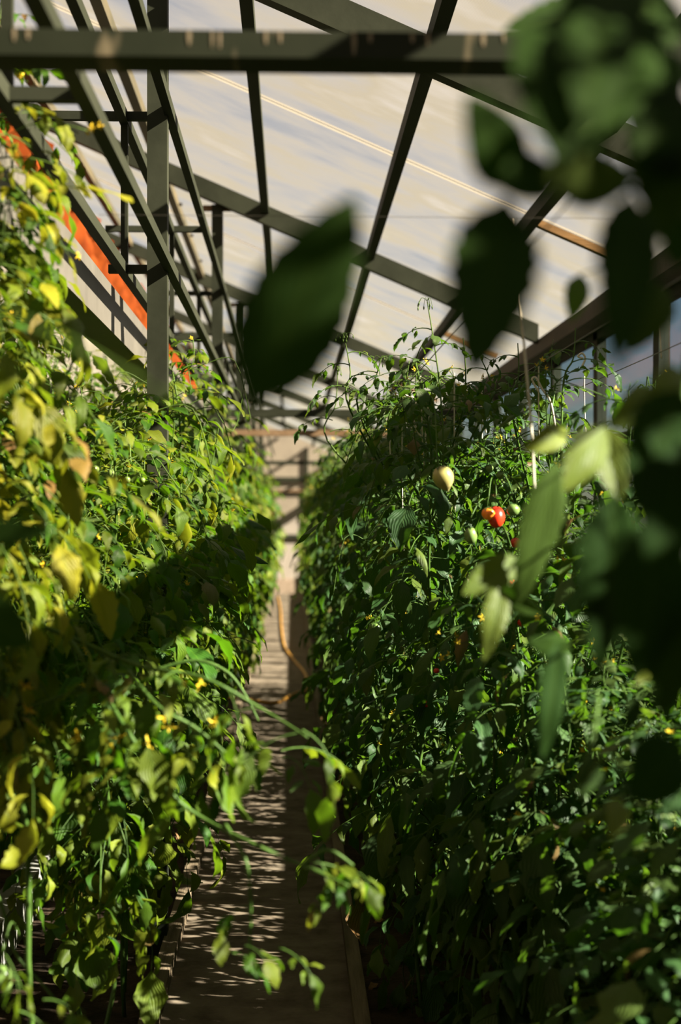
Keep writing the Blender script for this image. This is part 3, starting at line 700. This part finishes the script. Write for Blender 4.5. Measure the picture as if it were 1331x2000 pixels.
# tall blossoming shoots rising above the right row, in focus
def shoot(px0, py0, px1, py1, Y, n, seed, buds=True):
    global R
    R = random.Random(seed); b0, t0 = P(px0, py0, Y), P(px1, py1, Y)
    c = sorted(PLANTS, key=lambda o: (Vector((o.location.x, o.location.y)) - Vector((b0.x, b0.y+.15))).length)[0]
    inv = c.matrix_basis.inverted(); base = Vector((c.location.x, c.location.y, 1.5))
    mid = (b0+t0)/2 + Vector((.012, 0, 0)); pts = bezier([base, b0, mid, t0], 6)
    sm = MB(); sm.tube(pts, [.0042-.0026*i/(len(pts)-1) for i in range(len(pts))], 7)
    fm = MB(); bl = MB()
    for k in range(n):
        f = .12+.8*k/n; p = b0.lerp(t0, f) + Vector((.012*math.sin(f*PI), 0, 0)); sgn = -1 if k % 2 else 1
        compound(fm, p, Vector((sgn*.9, R.uniform(-.4, .4), .55)), .15*(1.1-.6*f), hi=2, droop=1.3, yellow=.03, size=.62*(1.1-.4*f), nleaf=5)
    if buds:
        for k in range(7):
            a = R.uniform(-1, 1); e = t0 + Vector((a*.035, R.uniform(-.01, .01), R.uniform(-.02, .004)))
            sm.tube(bezier([t0, t0 + Vector((a*.02, 0, .010)), e], 4), .0007, 4); bl.tube([e, e-Vector((0, 0, .006)), e-Vector((0, 0, .012))], [.0012, .0026, .0005], 6)
    for nm, mb, mm in (('shoot', sm, M['stem']), ('shoot_leaves', fm, [M['leaf_right'], M['stem']]), ('bud_cluster', bl, M['stem'])):
        if mb.v:
            o = mb.build(nm, mm, smooth=True); o.parent = c; o.matrix_parent_inverse = inv
shoot(866, 900, 835, 588, 4.25, 8, 1); shoot(684, 800, 672, 655, 4.9, 5, 2); shoot(700, 800, 745, 700, 4.9, 4, 3); shoot(760, 840, 800, 705, 4.6, 5, 4, False)
shoot(640, 860, 660, 720, 5.6, 5, 5); shoot(900, 820, 905, 660, 4.4, 5, 6, False); shoot(1000, 800, 1012, 670, 4.4, 6, 7, False); shoot(960, 780, 940, 700, 4.6, 4, 8, False); shoot(1100, 760, 1125, 640, 4.2, 5, 9, False)
R = random.Random(98)
big_leaf(fg, (1135, 535), (1115, 628), 1.75, 1.73, 42, ser=.12, yl=.1, m='leaf_left', droop=.5)
stalk(fg, [(1240, 500, 1.5), (1190, 520, 1.65), (1135, 535, 1.75)], .0015, .001)
# lower dark mass of the same side: shaded leaves close to the lens
fg2 = empty('tomato_plant', (.66, 1.75, 0)); tag(fg2, 'close blurred tomato plant in deep shade along the right edge', 'plant')
world_tube(fg2, [(.66, 1.75, 0), (.60, 1.76, .6), (.53, 1.75, 1.2), tuple(P(1340, 1000, 1.75)), tuple(P(1330, 820, 1.75)), tuple(P(1345, 690, 1.75))], .009, .005, 'stem')
for (b0, t0, Y, wp, yl, se) in (
    ((1330, 760), (1240, 990), 1.35, 150, .05, .1), ((1335, 860), (1275, 1130), 1.3, 150, .05, .1), ((1200, 960), (1170, 1290), 1.5, 130, .05, .12), ((1290, 1000), (1240, 1330), 1.4, 150, .05, .1),
    ((1180, 1060), (1165, 1330), 1.5, 90, .05, .1), ((1330, 1120), (1290, 1400), 1.4, 130, .1, .1), ((1090, 900), (1010, 1180), 2.2, 90, .2, .12), ((1010, 1090), (905, 1160), 2.2, 80, .45, .12),
    ((960, 1150), (1060, 1200), 2.3, 60, .15, .05), ((985, 1130), (945, 1290), 2.3, 60, .55, .1), ((1090, 1250), (1060, 1480), 2.0, 60, .05, .1), ((1115, 1270), (1030, 1250), 2.1, 60, .1, .1),
    ((1180, 830), (1100, 960), 1.9, 90, .55, .1), ((1170, 830), (1210, 980), 2.0, 90, .6, .1), ((1110, 840), (1020, 880), 2.3, 60, .8, .1), ((1280, 760), (1190, 840), 1.7, 80, .5, .1),
    ((1330, 720), (1250, 800), 1.5, 70, .5, .1), ((1300, 560), (1230, 690), 1.6, 90, .2, .1), ((1160, 1480), (1130, 1560), 2.2, 60, .1, .1), ((1245, 1360), (1220, 1430), 2.2, 40, .1, .1),
    ((1210, 1560), (1190, 1640), 1.9, 60, .6, .1), ((1255, 1300), (1245, 1340), 2.0, 40, .8, .1), ((1330, 1450), (1230, 1560), 1.6, 130, .05, .1)):
    big_leaf(fg2, b0, t0, Y, Y-.05, wp, yl=yl, ser=se, wf=1.12 if wp > 120 else .95, m='leaf_shade' if yl < .3 else 'leaf_right', droop=R.uniform(.3, 1.0), fold=R.uniform(.1, .5))
for pts in ([(1340, 800, 1.75), (1290, 770, 1.8), (1200, 820, 1.85), (1110, 850, 2.1), (1070, 830, 2.3)], [(1325, 760, 1.75), (1260, 860, 1.7), (1245, 960, 1.7)], [(1345, 1050, 1.75), (1240, 1040, 1.8), (1110, 1060, 2.1), (1000, 1100, 2.2)],
            [(1345, 1150, 1.75), (1230, 1200, 1.9), (1120, 1260, 2.05), (1090, 1250, 2.1)], [(1395, 1500, 1.75), (1280, 1530, 1.8), (1180, 1480, 2.0), (1130, 1560, 2.1)], [(1170, 1360, 2.2), (1150, 1480, 2.1), (1100, 1560, 2.1)]):
    stalk(fg2, pts, .004, .002)

# left foreground: lone dark leaf and the long trailing branches
fg3 = empty('tomato_plant', (-.62, 1.55, 0)); tag(fg3, 'close blurred tomato plant at left edge with a large dark leaf hanging mid picture', 'plant')
world_tube(fg3, [(-.62, 1.55, 0), (-.58, 1.5, .7), (-.50, 1.4, 1.25), (-.44, 1.25, 1.62), (-.25, 1.1, 1.66), tuple(P(380, 800, 1.02)), tuple(P(500, 775, 1.0))], .007, .0008, 'stem')
big_leaf(fg3, (482, 800), (692, 392), 1.0, .98, 172, ser=.06, fold=.15, droop=.35)
big_leaf(fg3, (-60, 1045), (100, 1035), 1.6, 1.6, 45, ser=.05)
big_leaf(fg3, (-60, 1180), (60, 1260), 1.6, 1.6, 90, ser=.05)
fg4 = empty('tomato_plant', (-.74, 3.1, 0)); tag(fg4, 'tomato plant at lower left whose long blurred shoots trail over the path', 'plant')
B = [
 [(-60, 1170, 3.05), (60, 1215, 3.05), (150, 1250, 3.05), (270, 1300, 2.94), (400, 1325, 2.83), (520, 1390, 2.83), (600, 1440, 2.72)],
 [(130, 1240, 3.05), (190, 1330, 2.94), (250, 1430, 2.83), (330, 1545, 2.83), (400, 1600, 2.83), (500, 1650, 2.72), (590, 1690, 2.72), (680, 1730, 2.61)],
 [(250, 1310, 2.94), (310, 1380, 2.83), (380, 1420, 2.83), (440, 1470, 2.83)],
 [(300, 1310, 3.20), (380, 1290, 3.20), (440, 1310, 3.20), (475, 1350, 3.20), (505, 1408, 3.20)],
 [(-60, 1650, 3.05), (0, 1760, 3.05), (30, 1860, 3.05), (90, 1930, 3.05), (150, 2010, 3.05)],
 [(440, 1610, 2.79), (480, 1680, 2.72), (490, 1760, 2.72), (488, 1860, 2.72)],
 [(590, 1690, 2.72), (640, 1660, 2.72), (690, 1690, 2.72)],
 [(-60, 1400, 2.94), (60, 1380, 2.94), (150, 1350, 2.94), (200, 1345, 2.94)],
]
for k, pts in enumerate(B): stalk(fg4, pts, .006 if k < 2 else .0045, .0026)
world_tube(fg4, [(-.74, 3.1, 0), (-.74, 3.1, .5), (-.72, 3.1, .9), tuple(P(-160, 1330, 2.0)), tuple(P(-60, 1170, 2.0))], .008, .004, 'stem')
LF = MB()
def spray(px, py, Y, n, L, sz, yl=.2, vert=-.3):
    for k in range(n):
        a = R.random()*6.28; compound(LF, P(px + R.uniform(-18, 18), py + R.uniform(-14, 14), Y), Vector((math.cos(a), math.sin(a)*.6, R.uniform(vert, .4))), L*R.uniform(.7, 1.29), hi=1, droop=R.uniform(.6, 1.73), yellow=yl, size=sz, nleaf=5)
for i in range(26):
    t = R.random(); pts = B[R.choice([0, 0, 1, 2, 7])]; j = R.randrange(len(pts)-1); q = [pts[j][m]*(1-t)+pts[j+1][m]*t for m in range(3)]
    spray(q[0], q[1], q[2], 1, .12, .85, .22)
for px, py in ((600, 1700), (680, 1740), (620, 1680), (490, 1780), (490, 1860), (540, 1840), (690, 1700), (470, 1850)): spray(px, py, 2.7, 1, .065, .55, .15)
for px, py in ((300, 1330), (350, 1350), (400, 1380), (220, 1400), (60, 1420), (100, 1500), (330, 1440), (20, 1560), (150, 1540), (260, 1500), (420, 1450), (480, 1440), (540, 1480), (200, 1460)): spray(px, py, 3.0, 2, .12, .85, .22)
for px, py in ((10, 1860), (20, 1900), (40, 1960), (100, 1940)): spray(px, py, 2.6, 1, .08, .6, .2)
o = LF.build('foliage', [M['leaf_left'], M['stem']], smooth=True); o.parent = fg4; o.matrix_parent_inverse = Matrix.Translation(-fg4.location)
FM = MB()
for px, py in ((215, 1455), (320, 1400), (330, 1420), (355, 1330), (390, 1335), (55, 1385), (50, 1340), (290, 1450), (420, 1410), (230, 1440), (150, 1440)):
    flower(FM, P(px, py, 2.85), .015)
o = FM.build('blossom', M['petal']); o.parent = fg4; o.matrix_parent_inverse = Matrix.Translation(-fg4.location)

# dry leaves on the soil and path
R = random.Random(4)
proto = None; DL = []
for k in range(60):
    side = R.random() < .6
    x = R.uniform(-.95, -.45) if side else R.uniform(.25, .8); y = R.uniform(4.2, 11)
    if proto is None:
        mb = MB(); leaflet(mb, Vector((0, 0, .008)), Vector((1, 0, .3)), UP, .06, .03, droop=1.2, fold=.5, curl=.3, rows=8, lobes=3, wave=.15, twist=1.0); proto = mb.build('dry_leaf', M['dead'], smooth=True); o = proto
    else: o = proto.copy(); COL.objects.link(o)
    o.location = (x, y, .002); o.rotation_euler = (0, 0, R.random()*6.28); s = R.uniform(.6, 1.5); o.scale = (s, s, s)
    tag(o, 'small dry brown leaf lying on the soil of the %s bed' % ('left' if side else 'right'), 'leaf', 'dry leaves on the %s bed' % ('left' if side else 'right'))

# drop any plant pattern that was never set out
for k in protos:
    for o in protos[k]:
        if o.name not in used:
            for c in KID[o.name]: bpy.data.objects.remove(c)
            bpy.data.objects.remove(o)
